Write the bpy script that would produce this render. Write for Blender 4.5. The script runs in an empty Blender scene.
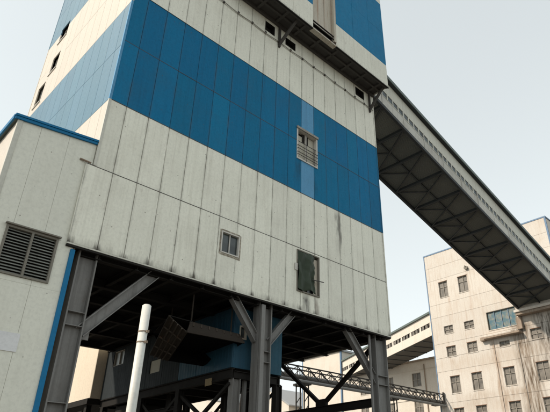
import bpy, bmesh, math, random
from mathutils import Vector, Matrix
random.seed(7)
SC = bpy.context.scene
COL = SC.collection
rad = math.radians

# ------------------------------------------------------------------ camera
cam_data = bpy.data.cameras.new('camera')
cam = bpy.data.objects.new('camera', cam_data); COL.objects.link(cam)
cam.matrix_world = (Matrix.Translation((-5.96, -17.0, 1.6)) @ Matrix.Rotation(rad(-46.96754), 4, 'Z')
                    @ Matrix.Rotation(rad(118.60541), 4, 'X') @ Matrix.Rotation(rad(-1.03426), 4, 'Z'))
cam_data.sensor_width = 36.0
cam_data.lens = 36.0 * 523.789 / 550.0
cam_data.shift_x = -0.08943
cam_data.shift_y = 0.001
cam_data.clip_end = 6000
SC.camera = cam

# ------------------------------------------------------------------ light
SUN_EL, SUN_BACK = 38.0, 24.0          # elevation; degrees that the sun stands behind the tower's left face normal
sun_dir = Vector((-math.cos(rad(SUN_EL)) * math.cos(rad(SUN_BACK)), math.cos(rad(SUN_EL)) * math.sin(rad(SUN_BACK)), math.sin(rad(SUN_EL))))
sd = bpy.data.lights.new('sun', 'SUN'); sd.energy = 1.12; sd.angle = rad(3); sd.color = (1.0, 0.88, 0.74)
sun = bpy.data.objects.new('sun', sd); COL.objects.link(sun)
sun.rotation_euler = sun_dir.to_track_quat('Z', 'Y').to_euler()
sun.location = sun_dir * 200
W_ = bpy.data.worlds.new('World'); SC.world = W_; W_.use_nodes = True
nt = W_.node_tree; nt.nodes.clear()
o_ = nt.nodes.new('ShaderNodeOutputWorld'); b_ = nt.nodes.new('ShaderNodeBackground')
sk = nt.nodes.new('ShaderNodeTexSky'); sk.sky_type = 'NISHITA'; sk.sun_disc = False
sk.sun_elevation = rad(SUN_EL); sk.sun_rotation = math.atan2(sun_dir.x, sun_dir.y)
sk.air_density = 1.0; sk.dust_density = 1.0; sk.ozone_density = 2.0
hs = nt.nodes.new('ShaderNodeHueSaturation'); hs.inputs['Saturation'].default_value = 0.30
nt.links.new(sk.outputs[0], hs.inputs['Color']); gm = nt.nodes.new('ShaderNodeGamma'); gm.inputs[1].default_value = 0.40
tn = nt.nodes.new('ShaderNodeMix'); tn.data_type = 'RGBA'; tn.blend_type = 'MULTIPLY'; tn.inputs[0].default_value = 1.0; tn.inputs[7].default_value = (0.94, 0.985, 0.955, 1)
nt.links.new(hs.outputs[0], gm.inputs[0]); nt.links.new(gm.outputs[0], tn.inputs[6]); nt.links.new(tn.outputs[2], b_.inputs[0]); nt.links.new(b_.outputs[0], o_.inputs[0])
b_.inputs[1].default_value = 0.15
SC.view_settings.view_transform = 'Standard'; SC.view_settings.look = 'None'
SC.view_settings.exposure = 1.95; SC.view_settings.gamma = 1.0; SC.view_settings.use_curve_mapping = False

# ------------------------------------------------------------------ materials
MATS = {}
def mat(name, col, rough=0.6, spec=0.3, metal=0.0, var=0.0, streak=0.0, streak_col=(0.12, 0.09, 0.06), streak_cov=0.5,
        blotch=0.0, blotch_col=(0.25, 0.22, 0.17), blotch_scale=0.6, rust=0.0, rust_col=(0.16, 0.07, 0.03), specks=0.0, rib=0.0, rib_k=60.0,
        grain=0.05, seam=None, foot=None, bump=0.0, bump_scale=20.0, band=None, trans=None):
    """one procedural material: colour, per-piece variation, vertical streaks, blotches, rust, rivet specks, fine ribs"""
    if name in MATS: return MATS[name]
    m = bpy.data.materials.new(name); m.use_nodes = True
    N, L = m.node_tree.nodes, m.node_tree.links
    bs = N['Principled BSDF']
    bs.inputs['Roughness'].default_value = rough
    bs.inputs['Specular IOR Level'].default_value = spec
    bs.inputs['Metallic'].default_value = metal
    geo = N.new('ShaderNodeNewGeometry')
    def mix(a, b, f, mode='MIX'):
        x = N.new('ShaderNodeMix'); x.data_type = 'RGBA'; x.blend_type = mode
        for sock, v in ((6, a), (7, b)):
            if isinstance(v, tuple): x.inputs[sock].default_value = (*v, 1) if len(v) == 3 else v
            else: L.new(v, x.inputs[sock])
        if isinstance(f, (int, float)): x.inputs[0].default_value = f
        else: L.new(f, x.inputs[0])
        return x.outputs[2]
    def math_(op, a, b=None, c=None):
        x = N.new('ShaderNodeMath'); x.operation = op
        for i, v in enumerate((a, b, c)):
            if v is None: continue
            if isinstance(v, (int, float)): x.inputs[i].default_value = v
            else: L.new(v, x.inputs[i])
        return x.outputs[0]
    def noise(scale, vec_scale=(1, 1, 1), detail=3, rough_=0.55, loc=(0, 0, 0)):
        mp = N.new('ShaderNodeMapping'); mp.inputs['Scale'].default_value = vec_scale; mp.inputs['Location'].default_value = loc
        L.new(geo.outputs['Position'], mp.inputs['Vector'])
        n = N.new('ShaderNodeTexNoise'); n.inputs['Scale'].default_value = scale; n.inputs['Detail'].default_value = detail
        n.inputs['Roughness'].default_value = rough_
        L.new(mp.outputs[0], n.inputs['Vector'])
        return n.outputs[0]
    def ramp(v, a, b):
        x = N.new('ShaderNodeMapRange'); x.inputs[1].default_value = a; x.inputs[2].default_value = b; x.clamp = True
        L.new(v, x.inputs[0]); return x.outputs[0]
    c = col
    if var:
        oi = N.new('ShaderNodeObjectInfo')
        v = math_('MULTIPLY_ADD', oi.outputs['Random'], 2 * var, 1 - var)
        hsv = N.new('ShaderNodeHueSaturation'); hsv.inputs['Color'].default_value = (*col, 1)
        L.new(v, hsv.inputs['Value'])
        hh = math_('MULTIPLY_ADD', math_('FRACT', math_('MULTIPLY', oi.outputs['Random'], 17.3)), var * 0.10, 0.5 - var * 0.05)
        L.new(hh, hsv.inputs['Hue'])
        c = hsv.outputs[0]
    if grain:
        c = mix(c, mix(c, (0, 0, 0), min(1, grain * 3)), ramp(noise(9, detail=6, rough_=0.7), 0.45, 0.75))
    if blotch:
        c = mix(c, blotch_col, math_('MULTIPLY', ramp(noise(blotch_scale, detail=6, rough_=0.65, loc=(3, 7, 1)), 0.48, 0.78), blotch))
    if streak:
        s1 = ramp(noise(1.0, (5, 5, 0.22), 4, 0.6), streak_cov, streak_cov + 0.28)
        s2 = ramp(noise(1.0, (16, 16, 0.5), 3, 0.6, (5, 2, 9)), streak_cov + .03, streak_cov + 0.3)
        c = mix(c, streak_col, math_('MULTIPLY', math_('MAXIMUM', s1, math_('MULTIPLY', s2, 0.7)), streak))
    if band:      # a stain or painted dark zone with its own shape: list of (axis, centre, half width, zlow, zhigh, strength, colour)
        sp = N.new('ShaderNodeSeparateXYZ'); L.new(geo.outputs['Position'], sp.inputs[0])
        wob = math_('MULTIPLY_ADD', noise(1.0, (1, 1, 0.35), 4), 1.1, -0.55)
        tex = ramp(noise(1.0, (4.5, 4.5, 0.55), 5, 0.65, (1, 4, 2)), 0.33, 0.62)
        for ax, ce, hw, zl, zh, st, bc in band:
            d = math_('ABSOLUTE', math_('SUBTRACT', math_('ADD', sp.outputs[ax], wob), ce))
            k = ramp(d, hw, hw * 0.35)
            zz = math_('MULTIPLY', ramp(math_('ADD', sp.outputs[2], wob), zh, zh - 0.5), ramp(sp.outputs[2], zl, zl + 1.5))
            c = mix(c, bc, math_('MULTIPLY', math_('MULTIPLY', math_('MULTIPLY', k, zz), tex), st))
    if seam or foot:
        sp = N.new('ShaderNodeSeparateXYZ'); L.new(geo.outputs['Position'], sp.inputs[0])
    if seam:      # dirt gathered along the vertical joints: (offset, pitch, strength)
        f = math_('FRACT', math_('ADD', math_('DIVIDE', math_('SUBTRACT', sp.outputs[0], seam[0]), seam[1]), 0.5))
        d = math_('MULTIPLY', math_('ABSOLUTE', math_('SUBTRACT', f, 0.5)), seam[1])
        k = math_('MULTIPLY', ramp(d, 0.10, 0.012), ramp(noise(1.0, (1.2, 1.2, 0.9), 5, 0.7, (2, 5, 8)), 0.40, 0.66))
        c = mix(c, (0.10, 0.09, 0.07), math_('MULTIPLY', k, seam[2]))
        k = math_('MULTIPLY', ramp(d, 0.03, 0.008), ramp(noise(1.0, (1.2, 1.2, 2.2), 5, 0.7, (6, 5, 3)), 0.30, 0.6))
        c = mix(c, (0.06, 0.05, 0.04), math_('MULTIPLY', k, seam[2]))
    if foot:      # grime creeping up from an edge: list of (z, reach, strength)
        n_ = noise(1.0, (7, 7, 0.8), 5, 0.7, (4, 4, 4))
        for z_, reach, st in foot:
            up = math_('SUBTRACT', sp.outputs[2], z_)
            k = math_('SUBTRACT', math_('MULTIPLY', n_, 1.9), math_('DIVIDE', up, reach))
            k = math_('MULTIPLY', ramp(k, 0.45, 1.0), ramp(up, -0.01, 0.0))
            if seam: k = math_('MULTIPLY', k, math_('MULTIPLY_ADD', ramp(d, 0.22, 0.02), 0.8, 0.3))
            c = mix(c, (0.09, 0.08, 0.065), math_('MULTIPLY', k, st))
    if rust:
        r1 = ramp(noise(2.2, (1, 1, 0.5), 8, 0.75, (8, 1, 3)), 0.60, 0.70)
        c = mix(c, rust_col, math_('MULTIPLY', r1, rust))
    if specks:
        vo = N.new('ShaderNodeTexVoronoi'); vo.inputs['Scale'].default_value = 2.6
        L.new(geo.outputs['Position'], vo.inputs['Vector'])
        c = mix(c, (0.10, 0.07, 0.05), math_('MULTIPLY', ramp(vo.outputs['Distance'], 0.075, 0.045), specks))
    if isinstance(c, tuple): bs.inputs['Base Color'].default_value = (*c, 1)
    else: L.new(c, bs.inputs['Base Color'])
    rr = math_('MULTIPLY_ADD', noise(3.0, detail=5), 0.35, rough - 0.17)
    L.new(rr, bs.inputs['Roughness'])
    h = None
    if rib:
        sp = N.new('ShaderNodeSeparateXYZ'); L.new(geo.outputs['Position'], sp.inputs[0])
        s = math_('MULTIPLY', math_('ADD', sp.outputs[0], sp.outputs[1]), rib_k)
        h = math_('MULTIPLY', math_('SINE', s), rib)
    wv = noise(1.3, detail=2)
    hw_ = math_('MULTIPLY', wv, 0.02 if not bump else bump)
    if bump: hw_ = math_('MULTIPLY', noise(bump_scale, detail=5), bump)
    h = hw_ if h is None else math_('ADD', h, hw_)
    bp = N.new('ShaderNodeBump'); bp.inputs['Strength'].default_value = 0.6; bp.inputs['Distance'].default_value = 1.0
    L.new(h, bp.inputs['Height']); L.new(bp.outputs[0], bs.inputs['Normal'])
    MATS[name] = m
    return m

GRIME = (0.17, 0.15, 0.12)
M_white = mat('white_painted_sheet', (0.79, 0.78, 0.675), 0.55, 0.25, var=0.05, seam=(.74, .977, .38), foot=[(9.05, .5, 1.0), (12.17, .25, .2), (24.66, .3, .25), (25.98, .5, .4)], band=[(0, 10.85, .30, 8.0, 10.1, 1.0, (.05, .045, .04)), (0, 11.65, .25, 8.0, 10.1, .9, (.14, .09, .06)), (0, 6.4, .6, 9.3, 10.5, .3, (.22, .19, .15)), (0, 13.3, .2, 12.5, 15.4, .9, (.08, .07, .06))], streak=0.30, streak_col=(0.30, 0.27, 0.21), streak_cov=0.5,
              blotch=0.25, blotch_col=(0.42, 0.39, 0.32), specks=0.7, rib=0.0007, rib_k=62, rust=0.18)
M_boxwhite = mat('upper_white_sheet', (0.75, 0.74, 0.64), 0.55, 0.25, var=0.02, foot=[(25.98, .35, .45)], streak=0.3, streak_col=(0.30, 0.27, 0.21), blotch=0.25, blotch_col=(0.42, 0.39, 0.32), specks=0.5, rust=0.25)
M_boxblue = mat('upper_blue_sheet', (0.010, 0.18, 0.355), 0.6, 0.12, var=0.03, streak=0.25, streak_col=(0.012, 0.08, 0.17), blotch=0.3, blotch_col=(0.02, 0.11, 0.22), grain=0.07)
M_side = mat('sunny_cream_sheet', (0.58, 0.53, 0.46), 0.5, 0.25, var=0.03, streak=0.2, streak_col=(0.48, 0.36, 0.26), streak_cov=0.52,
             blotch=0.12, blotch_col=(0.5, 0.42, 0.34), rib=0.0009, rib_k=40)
M_blue = mat('blue_painted_sheet', (0.008, 0.155, 0.31), 0.65, 0.10, var=0.07, seam=(.74, .977, .3), band=[(0, 10.25, .2, 15.6, 17.4, .8, (.02, .035, .05)), (0, 11.65, .16, 15.3, 16.6, .8, (.02, .03, .04)), (0, 13.1, .1, 15.3, 16.3, .8, (.02, .03, .04))], streak=0.28, streak_col=(0.012, 0.06, 0.13), streak_cov=0.5,
             blotch=0.45, blotch_col=(0.03, 0.11, 0.19), blotch_scale=.35, specks=0.5, rib=0.0007, rib_k=62, grain=0.07)
M_bluesun = mat('sunlit_blue_sheet', (0.095, 0.20, 0.28), 0.5, 0.25, var=0.05, streak=0.3, streak_col=(0.12, 0.20, 0.26), streak_cov=0.45, rib=0.0012, rib_k=40)  # sunlit copy of the blue sheet: glare and sky sheen put into the colour
M_bluepale = mat('replacement_blue_sheet', (0.10, 0.30, 0.50), 0.55, 0.2, streak=0.35, streak_col=(0.04, 0.12, 0.22), streak_cov=0.5, blotch=0.3, blotch_col=(0.05, 0.15, 0.26))
M_annex = mat('annex_sheet', (0.72, 0.715, 0.625), 0.55, 0.25, var=0.02, streak=0.14, streak_col=(0.40, 0.37, 0.31), blotch=0.15, blotch_col=(0.5, 0.47, 0.40), specks=0.6, rib=0.0005, rib_k=62)
M_trimblue = mat('blue_trim', (0.006, 0.15, 0.32), 0.5, 0.2, streak=0.2, streak_col=(0.01, 0.06, 0.14))
M_trim = mat('cream_trim', (0.58, 0.57, 0.50), 0.5, 0.35, streak=0.35, streak_col=GRIME, rust=0.3)
M_edge = mat('grimy_edge', (0.30, 0.28, 0.24), 0.6, 0.3, streak=0.5, streak_col=(0.05, 0.04, 0.03), rust=0.4)
M_pit = mat('hopper_shade_black', (0.006, 0.006, 0.006), 0.95, 0.03)  # shade inside the hopper put into a near-black colour
M_core = mat('dark_core', (0.03, 0.028, 0.025), 0.9, 0.1)
M_steel = mat('grey_steel', (0.20, 0.195, 0.185), 0.55, 0.35, streak=0.55, streak_col=(0.06, 0.05, 0.04), streak_cov=0.48, rust=0.45, blotch=0.4, blotch_col=(0.09, 0.08, 0.07))
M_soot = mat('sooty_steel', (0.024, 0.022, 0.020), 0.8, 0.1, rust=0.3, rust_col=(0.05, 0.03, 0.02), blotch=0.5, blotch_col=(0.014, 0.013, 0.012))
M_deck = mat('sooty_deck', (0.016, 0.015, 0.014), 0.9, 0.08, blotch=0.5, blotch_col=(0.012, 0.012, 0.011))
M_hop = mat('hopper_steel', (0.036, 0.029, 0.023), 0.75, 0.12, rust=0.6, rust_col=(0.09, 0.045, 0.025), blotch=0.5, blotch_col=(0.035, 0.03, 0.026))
M_rib = mat('worn_rib', (0.055, 0.044, 0.034), 0.7, 0.2, rust=.6)
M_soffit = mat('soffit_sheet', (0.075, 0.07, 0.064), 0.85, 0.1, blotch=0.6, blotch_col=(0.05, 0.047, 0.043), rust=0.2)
M_pipe = mat('white_pipe_paint', (0.66, 0.655, 0.61), 0.5, 0.3, blotch=.4, blotch_col=(.45, .42, .36), blotch_scale=1.5, streak=0.4, streak_col=(0.42, 0.34, 0.25), streak_cov=0.52, rust=0.15)
M_surr = mat('chipped_surround', (0.42, 0.38, 0.31), 0.85, 0.1, grain=.3, blotch=.9, blotch_scale=6, blotch_col=(.12, .085, .06), rust=.9, rust_col=(.14, .09, .06), streak=.5, streak_col=(.2, .14, .1))
M_rust = mat('rusty_clamp', (0.26, 0.20, 0.15), 0.75, 0.2, rust=0.8)
M_door = mat('rusty_cream_door', (0.50, 0.46, 0.38), 0.6, 0.3, streak=0.85, streak_col=(0.27, 0.13, 0.06), streak_cov=0.5, rust=0.5)
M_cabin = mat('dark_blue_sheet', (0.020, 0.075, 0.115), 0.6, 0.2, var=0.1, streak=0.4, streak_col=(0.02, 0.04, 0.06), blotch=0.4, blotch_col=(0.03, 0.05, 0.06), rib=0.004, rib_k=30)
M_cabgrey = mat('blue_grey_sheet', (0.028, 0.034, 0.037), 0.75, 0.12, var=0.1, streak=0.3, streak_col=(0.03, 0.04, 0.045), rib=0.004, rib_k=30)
M_beige = mat('beige_wall', (0.66, 0.58, 0.47), 0.85, 0.15, streak=0.25, streak_col=(0.42, 0.30, 0.20), blotch=0.2, blotch_col=(0.5, 0.4, 0.3), bump=0.004, bump_scale=12)
M_conc = mat('grubby_cream_render', (0.62, 0.58, 0.525), 0.9, 0.12, var=0.03, grain=.06, streak=0.5, streak_col=(0.38, 0.27, 0.19), streak_cov=0.5, blotch=0.5, blotch_col=(0.50, 0.41, 0.33), blotch_scale=0.7,
             bump=0.006, bump_scale=9,
             band=[(1, 6.2, 1.5, 0.0, 17.8, 1.0, (0.13, 0.095, 0.065)), (1, 9.6, 0.55, 0.0, 16.3, 0.7, (0.30, 0.20, 0.13)), (1, 2.9, 2.6, 11.5, 18.4, 1.0, (0.10, 0.085, 0.07)),  # real stains; the bands under the gallery end also paint in its shadow
                   (1, 2.6, 1.4, 0.0, 14.5, 0.85, (0.17, 0.13, 0.10)), (1, 14.9, 0.5, 13.4, 15.4, 0.55, (0.36, 0.25, 0.17)), (1, 15.0, 0.5, 9.9, 11.3, 0.55, (0.36, 0.25, 0.17)),
                   (1, 12.3, 2.2, 8.5, 11.3, 0.55, (0.36, 0.28, 0.21)), (1, 9.0, 9.0, 12.8, 15.3, 0.4, (0.42, 0.33, 0.25)), (1, 8.0, 3.0, 8.6, 11.2, 0.6, (0.34, 0.26, 0.19)), (1, 9.0, 8.0, 16.6, 18.1, 0.3, (0.42, 0.33, 0.25)), (1, 8.3, 1.2, 9.8, 11.4, 0.5, (0.33, 0.24, 0.17)), (1, 11.6, 0.3, 19.0, 25.3, 0.4, (0.42, 0.30, 0.22)), (1, 14.4, 0.25, 19.2, 22.7, 0.5, (0.42, 0.28, 0.19))])
M_conc2 = mat('far_cream_render', (0.65, 0.60, 0.53), 0.9, 0.12, streak=0.3, streak_col=(0.42, 0.32, 0.24), blotch=0.4, blotch_col=(0.48, 0.39, 0.31), bump=0.006, bump_scale=6)
M_concedge = mat('blue_edge_paint', (0.15, 0.23, 0.34), 0.6, 0.2, streak=0.3, streak_col=(0.10, 0.13, 0.17))
M_ledge = mat('stained_concrete', (0.36, 0.29, 0.23), 0.9, 0.1, streak=0.6, streak_col=(0.10, 0.075, 0.055), streak_cov=0.45, blotch=0.5, blotch_col=(0.17, 0.13, 0.10))
M_rustline = mat('red_brown_lintel', (0.20, 0.11, 0.07), 0.85, 0.1, rust=.4)
M_winframe = mat('grey_window_frame', (0.30, 0.27, 0.23), 0.6, 0.3, streak=0.3, streak_col=(0.15, 0.12, 0.09))
M_winwhite = mat('white_window_frame', (0.58, 0.56, 0.51), 0.5, 0.35, streak=0.25, streak_col=(0.3, 0.2, 0.13), rust=0.3)
M_darkbar = mat('dark_bar', (0.06, 0.055, 0.05), 0.6, 0.3, rust=0.5)
M_tarp = mat('green_tarp', (0.036, 0.05, 0.031), 0.6, 0.25, blotch=0.4, blotch_col=(0.025, 0.035, 0.022))
M_blind = mat('cream_blind', (0.50, 0.48, 0.40), 0.8, 0.15, streak=0.2, streak_col=(0.3, 0.26, 0.2), var=0.06)
M_louv = mat('louvre_slat', (0.25, 0.26, 0.235), 0.6, 0.3, var=0.15, streak=0.4, streak_col=(0.07, 0.06, 0.05), rust=0.25)
M_louvf = mat('louvre_frame', (0.20, 0.185, 0.155), 0.7, 0.2, rust=0.6, rust_col=(0.14, 0.08, 0.05))
M_galwall = mat('gallery_sheet', (0.62, 0.61, 0.53), 0.55, 0.25, var=0.03, streak=0.4, streak_col=(0.26, 0.23, 0.19), blotch=0.2, blotch_col=(0.36, 0.34, 0.29))
M_gallow = mat('gallery_low_sheet', (0.54, 0.53, 0.48), 0.6, 0.25, var=0.12, streak=0.5, streak_col=(0.24, 0.18, 0.14), blotch=0.5, blotch_col=(0.28, 0.24, 0.20), rust=0.4)
M_galroof = mat('gallery_roof_sheet', (0.11, 0.14, 0.13), 0.5, 0.35, streak=0.2, streak_col=(0.05, 0.05, 0.05))
M_galdeck = mat('gallery_deck', (0.20, 0.20, 0.18), 0.8, 0.15, var=0.06, blotch=0.5, blotch_col=(0.16, 0.155, 0.14), rust=0.2)
M_galsteel = mat('gallery_steel', (0.04, 0.045, 0.048), 0.6, 0.25, rust=0.2)
M_fardeck = mat('far_gallery_deck', (0.10, 0.097, 0.09), 0.8, 0.15, blotch=0.4, blotch_col=(0.06, 0.058, 0.052))
M_truss = mat('bridge_steel', (0.05, 0.047, 0.043), 0.65, 0.2, rust=0.35, rust_col=(0.12, 0.08, 0.06))
M_lag = mat('lagged_pipe', (0.21, 0.215, 0.215), 0.5, 0.3, streak=0.3, streak_col=(0.16, 0.14, 0.12), rust=0.2)
M_ground = mat('yard_ground', (0.15, 0.14, 0.125), 0.95, 0.1, blotch=0.6, blotch_col=(0.08, 0.075, 0.068), blotch_scale=0.15, bump=0.02, bump_scale=4)
M_roofgrey = mat('grey_roof_sheet', (0.34, 0.35, 0.36), 0.6, 0.3, streak=0.3, streak_col=(0.2, 0.2, 0.2))
M_patch = mat('pale_patch', (0.68, 0.68, 0.68), 0.45, 0.35, rust=0.1)
M_notice = mat('faded_notice', (0.28, 0.22, 0.13), 0.8, 0.1)

def glass(name, col, rough=0.12):
    if name in MATS: return MATS[name]
    m = bpy.data.materials.new(name); m.use_nodes = True
    N, L = m.node_tree.nodes, m.node_tree.links; bs = N['Principled BSDF']
    bs.inputs['Specular IOR Level'].default_value = 0.5; bs.inputs['Roughness'].default_value = rough
    g = N.new('ShaderNodeNewGeometry'); n = N.new('ShaderNodeTexNoise'); n.inputs['Scale'].default_value = 1.7; n.inputs['Detail'].default_value = 5
    L.new(g.outputs['Position'], n.inputs['Vector'])
    r = N.new('ShaderNodeMapRange'); r.inputs[1].default_value = .35; r.inputs[2].default_value = .7; L.new(n.outputs[0], r.inputs[0])
    oi = N.new('ShaderNodeObjectInfo'); ad = N.new('ShaderNodeMath'); ad.operation = 'MULTIPLY_ADD'
    L.new(oi.outputs['Random'], ad.inputs[0]); ad.inputs[1].default_value = .5; L.new(r.outputs[0], ad.inputs[2])
    x = N.new('ShaderNodeMix'); x.data_type = 'RGBA'; x.inputs[6].default_value = (*[c * .55 for c in col], 1); x.inputs[7].default_value = (*[c * 1.35 for c in col], 1)
    L.new(ad.outputs[0], x.inputs[0]); L.new(x.outputs[2], bs.inputs['Base Color'])
    MATS[name] = m
    return m
G_dark = glass('dusty_dark_glass', (0.055, 0.065, 0.065))
G_far = glass('dusty_far_glass', (0.135, 0.12, 0.10), 0.45)
G_gal = glass('gallery_glass', (0.05, 0.065, 0.07), 0.45)

def torn_sheet():
    m = bpy.data.materials.new('torn_plastic_sheet'); m.use_nodes = True
    N, L = m.node_tree.nodes, m.node_tree.links; bs = N['Principled BSDF']; bs.inputs['Roughness'].default_value = .6
    g = N.new('ShaderNodeNewGeometry'); n = N.new('ShaderNodeTexNoise'); n.inputs['Scale'].default_value = 1.7; n.inputs['Detail'].default_value = 9; n.inputs['Roughness'].default_value = .7; n.inputs['Distortion'].default_value = .5
    L.new(g.outputs['Position'], n.inputs['Vector'])
    cr = N.new('ShaderNodeValToRGB'); e = cr.color_ramp.elements
    e[0].position = .36; e[0].color = (0.03, 0.115, 0.165, 1); e[1].position = .62; e[1].color = (0.20, 0.205, 0.18, 1)
    k = e.new(.48); k.color = (0.07, 0.14, 0.165, 1); k = e.new(.53); k.color = (0.13, 0.165, 0.16, 1)
    L.new(n.outputs[0], cr.inputs[0]); L.new(cr.outputs[0], bs.inputs['Base Color'])
    return m
M_torn = torn_sheet()

# ------------------------------------------------------------------ builders
def link(o, parent=None, loc=None):
    COL.objects.link(o)
    if parent:
        o.parent = parent
        root = Vector((0, 0, 0)); p = parent
        while p: root += p.location; p = p.parent
        if loc is not None: o.location = Vector(loc) - root
    elif loc is not None: o.location = loc
    return o
def thing(name, label, cat, loc, group=None):
    o = bpy.data.objects.new(name, None); o.empty_display_size = .3
    link(o, None, loc); o['label'] = label; o['category'] = cat
    if group: o['group'] = group
    return o
MESH = {}
def box_mesh(w, d, h, m, ch=0.0):
    k = (round(w, 3), round(d, 3), round(h, 3), m.name, ch)
    if k in MESH: return MESH[k]
    me = bpy.data.meshes.new('block'); bm = bmesh.new()
    bmesh.ops.create_cube(bm, size=1.0)
    bmesh.ops.scale(bm, vec=(w, d, h), verts=bm.verts)
    if ch: bmesh.ops.bevel(bm, geom=bm.edges[:], offset=min(ch, min(w, d, h) * .3), segments=1, affect='EDGES')
    bm.to_mesh(me); bm.free(); me.materials.append(m); MESH[k] = me
    return me
def block(name, x0, x1, y0, y1, z0, z1, m, parent=None, ch=0.0, rot=None, label=None):
    me = box_mesh(abs(x1 - x0), abs(y1 - y0), abs(z1 - z0), m, ch)
    o = bpy.data.objects.new(name, me)
    link(o, parent, ((x0 + x1) / 2, (y0 + y1) / 2, (z0 + z1) / 2))
    if rot: o.rotation_euler = rot
    if label: o['label'] = label
    return o
def from_bm(name, bm, m, parent=None, smooth=False, origin=(0, 0, 0)):
    bm.normal_update()
    me = bpy.data.meshes.new(name)
    if Vector(origin).length: bmesh.ops.translate(bm, vec=-Vector(origin), verts=bm.verts)
    bm.to_mesh(me); bm.free(); me.materials.append(m)
    if smooth: me.polygons.foreach_set('use_smooth', [True] * len(me.polygons))
    o = bpy.data.objects.new(name, me)
    return link(o, parent, origin)
def frame_of(p0, p1, up=(0, 0, 1)):
    z = (Vector(p1) - Vector(p0)); L = z.length; z.normalize()
    u = Vector(up)
    if abs(z.dot(u)) > .98: u = Vector((0, 1, 0))
    x = u.cross(z).normalized(); y = z.cross(x)
    return L, Matrix((x, y, z)).transposed()
def add_prism(bm, prof, p0, p1, up=(0, 0, 1)):
    """sweep a closed profile (list of (u, v)) from p0 to p1"""
    L, R = frame_of(p0, p1, up); p0 = Vector(p0)
    a = [bm.verts.new(p0 + R @ Vector((u, v, 0))) for u, v in prof]
    b = [bm.verts.new(p0 + R @ Vector((u, v, L))) for u, v in prof]
    n = len(prof)
    for i in range(n): bm.faces.new((a[i], a[(i + 1) % n], b[(i + 1) % n], b[i]))
    bm.faces.new(a[::-1]); bm.faces.new(b)
def i_prof(w, h, tf=.03, tw=.022):   # w flange width (u), h depth (v)
    W2, H2, t = w / 2, h / 2, tw / 2
    return [(-W2, -H2), (W2, -H2), (W2, -H2 + tf), (t, -H2 + tf), (t, H2 - tf), (W2, H2 - tf), (W2, H2), (-W2, H2), (-W2, H2 - tf), (-t, H2 - tf), (-t, -H2 + tf), (-W2, -H2 + tf)]
def r_prof(w, h): return [(-w / 2, -h / 2), (w / 2, -h / 2), (w / 2, h / 2), (-w / 2, h / 2)]
def l_prof(w, t): return [(0, 0), (w, 0), (w, t), (t, t), (t, w), (0, w)]
def c_prof(r, n=12): return [(r * math.cos(i * 2 * math.pi / n), r * math.sin(i * 2 * math.pi / n)) for i in range(n)]
def bar(name, p0, p1, prof, m, parent, up=(0, 0, 1), smooth=False, label=None):
    bm = bmesh.new(); add_prism(bm, prof, p0, p1, up); bmesh.ops.recalc_face_normals(bm, faces=bm.faces[:])
    o = from_bm(name, bm, m, parent, smooth, origin=tuple((Vector(p0) + Vector(p1)) / 2))
    if label: o['label'] = label
    return o

def cut(rects, hole):
    out = []
    hx0, hx1, hz0, hz1 = hole
    for (a0, a1, b0, b1) in rects:
        if hx1 <= a0 or hx0 >= a1 or hz1 <= b0 or hz0 >= b1: out.append((a0, a1, b0, b1)); continue
        if b0 < hz0: out.append((a0, a1, b0, hz0))
        if b1 > hz1: out.append((a0, a1, hz1, b1))
        m0, m1 = max(b0, hz0), min(b1, hz1)
        if a0 < hx0: out.append((a0, hx0, m0, m1))
        if a1 > hx1: out.append((hx1, a1, m0, m1))
    return [r for r in out if r[1] - r[0] > .03 and r[3] - r[2] > .03]
rng = random.Random(3)
def clad(parent, axis, face, out, cols, rows, holes=(), th=.06, gap=.010, name='wall_panel', ch=.012, special=None, jit=.008):
    """panels on a plane. axis 'x': panels run along x on plane y=face; 'y': along y on plane x=face. out = outward sign. rows: (z0, z1, mat)"""
    for z0, z1, m in rows:
        for a0, a1 in zip(cols[:-1], cols[1:]):
            rs = [(a0, a1, z0, z1)]
            for h in holes: rs = cut(rs, h)
            touch = not (len(rs) == 2 and (rs[0][3] < rs[1][2] - .01 or rs[1][3] < rs[0][2] - .01) and rs[0][:2] == rs[1][:2])
            if len(rs) > 1 and touch:
                j = rng.uniform(0, jit); g = gap / 2; bm = bmesh.new(); f0, f1 = face - out * j, face - out * (j + th)
                for r in rs:
                    b0 = r[0] + (g if abs(r[0] - a0) < 1e-6 else 0); b1 = r[1] - (g if abs(r[1] - a1) < 1e-6 else 0)
                    c0 = r[2] + (g * .6 if abs(r[2] - z0) < 1e-6 else 0); c1 = r[3] - (g * .6 if abs(r[3] - z1) < 1e-6 else 0)
                    q = bmesh.ops.create_cube(bm, size=1)['verts']
                    if axis == 'x': bmesh.ops.scale(bm, vec=(b1 - b0, th, c1 - c0), verts=q); bmesh.ops.translate(bm, vec=((b0 + b1) / 2, (f0 + f1) / 2, (c0 + c1) / 2), verts=q)
                    else: bmesh.ops.scale(bm, vec=(th, b1 - b0, c1 - c0), verts=q); bmesh.ops.translate(bm, vec=((f0 + f1) / 2, (b0 + b1) / 2, (c0 + c1) / 2), verts=q)
                r = (a0, a1, z0, z1)
                ctr = ((a0 + a1) / 2, face, (z0 + z1) / 2) if axis == 'x' else (face, (a0 + a1) / 2, (z0 + z1) / 2)
                from_bm(name, bm, special(r, m) if special else m, parent, origin=ctr)
                continue
            for r in rs:
                mm = m
                if special: mm = special(r, m)
                g = gap / 2
                j = rng.uniform(0, jit)
                f0, f1 = face - out * j, face - out * (j + th)
                lo, hi = min(f0, f1), max(f0, f1)
                if axis == 'x': block(name, r[0] + g, r[1] - g, lo, hi, r[2] + g * .6, r[3] - g * .6, mm, parent, ch)
                else: block(name, lo, hi, r[0] + g, r[1] - g, r[2] + g * .6, r[3] - g * .6, mm, parent, ch)

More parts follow.
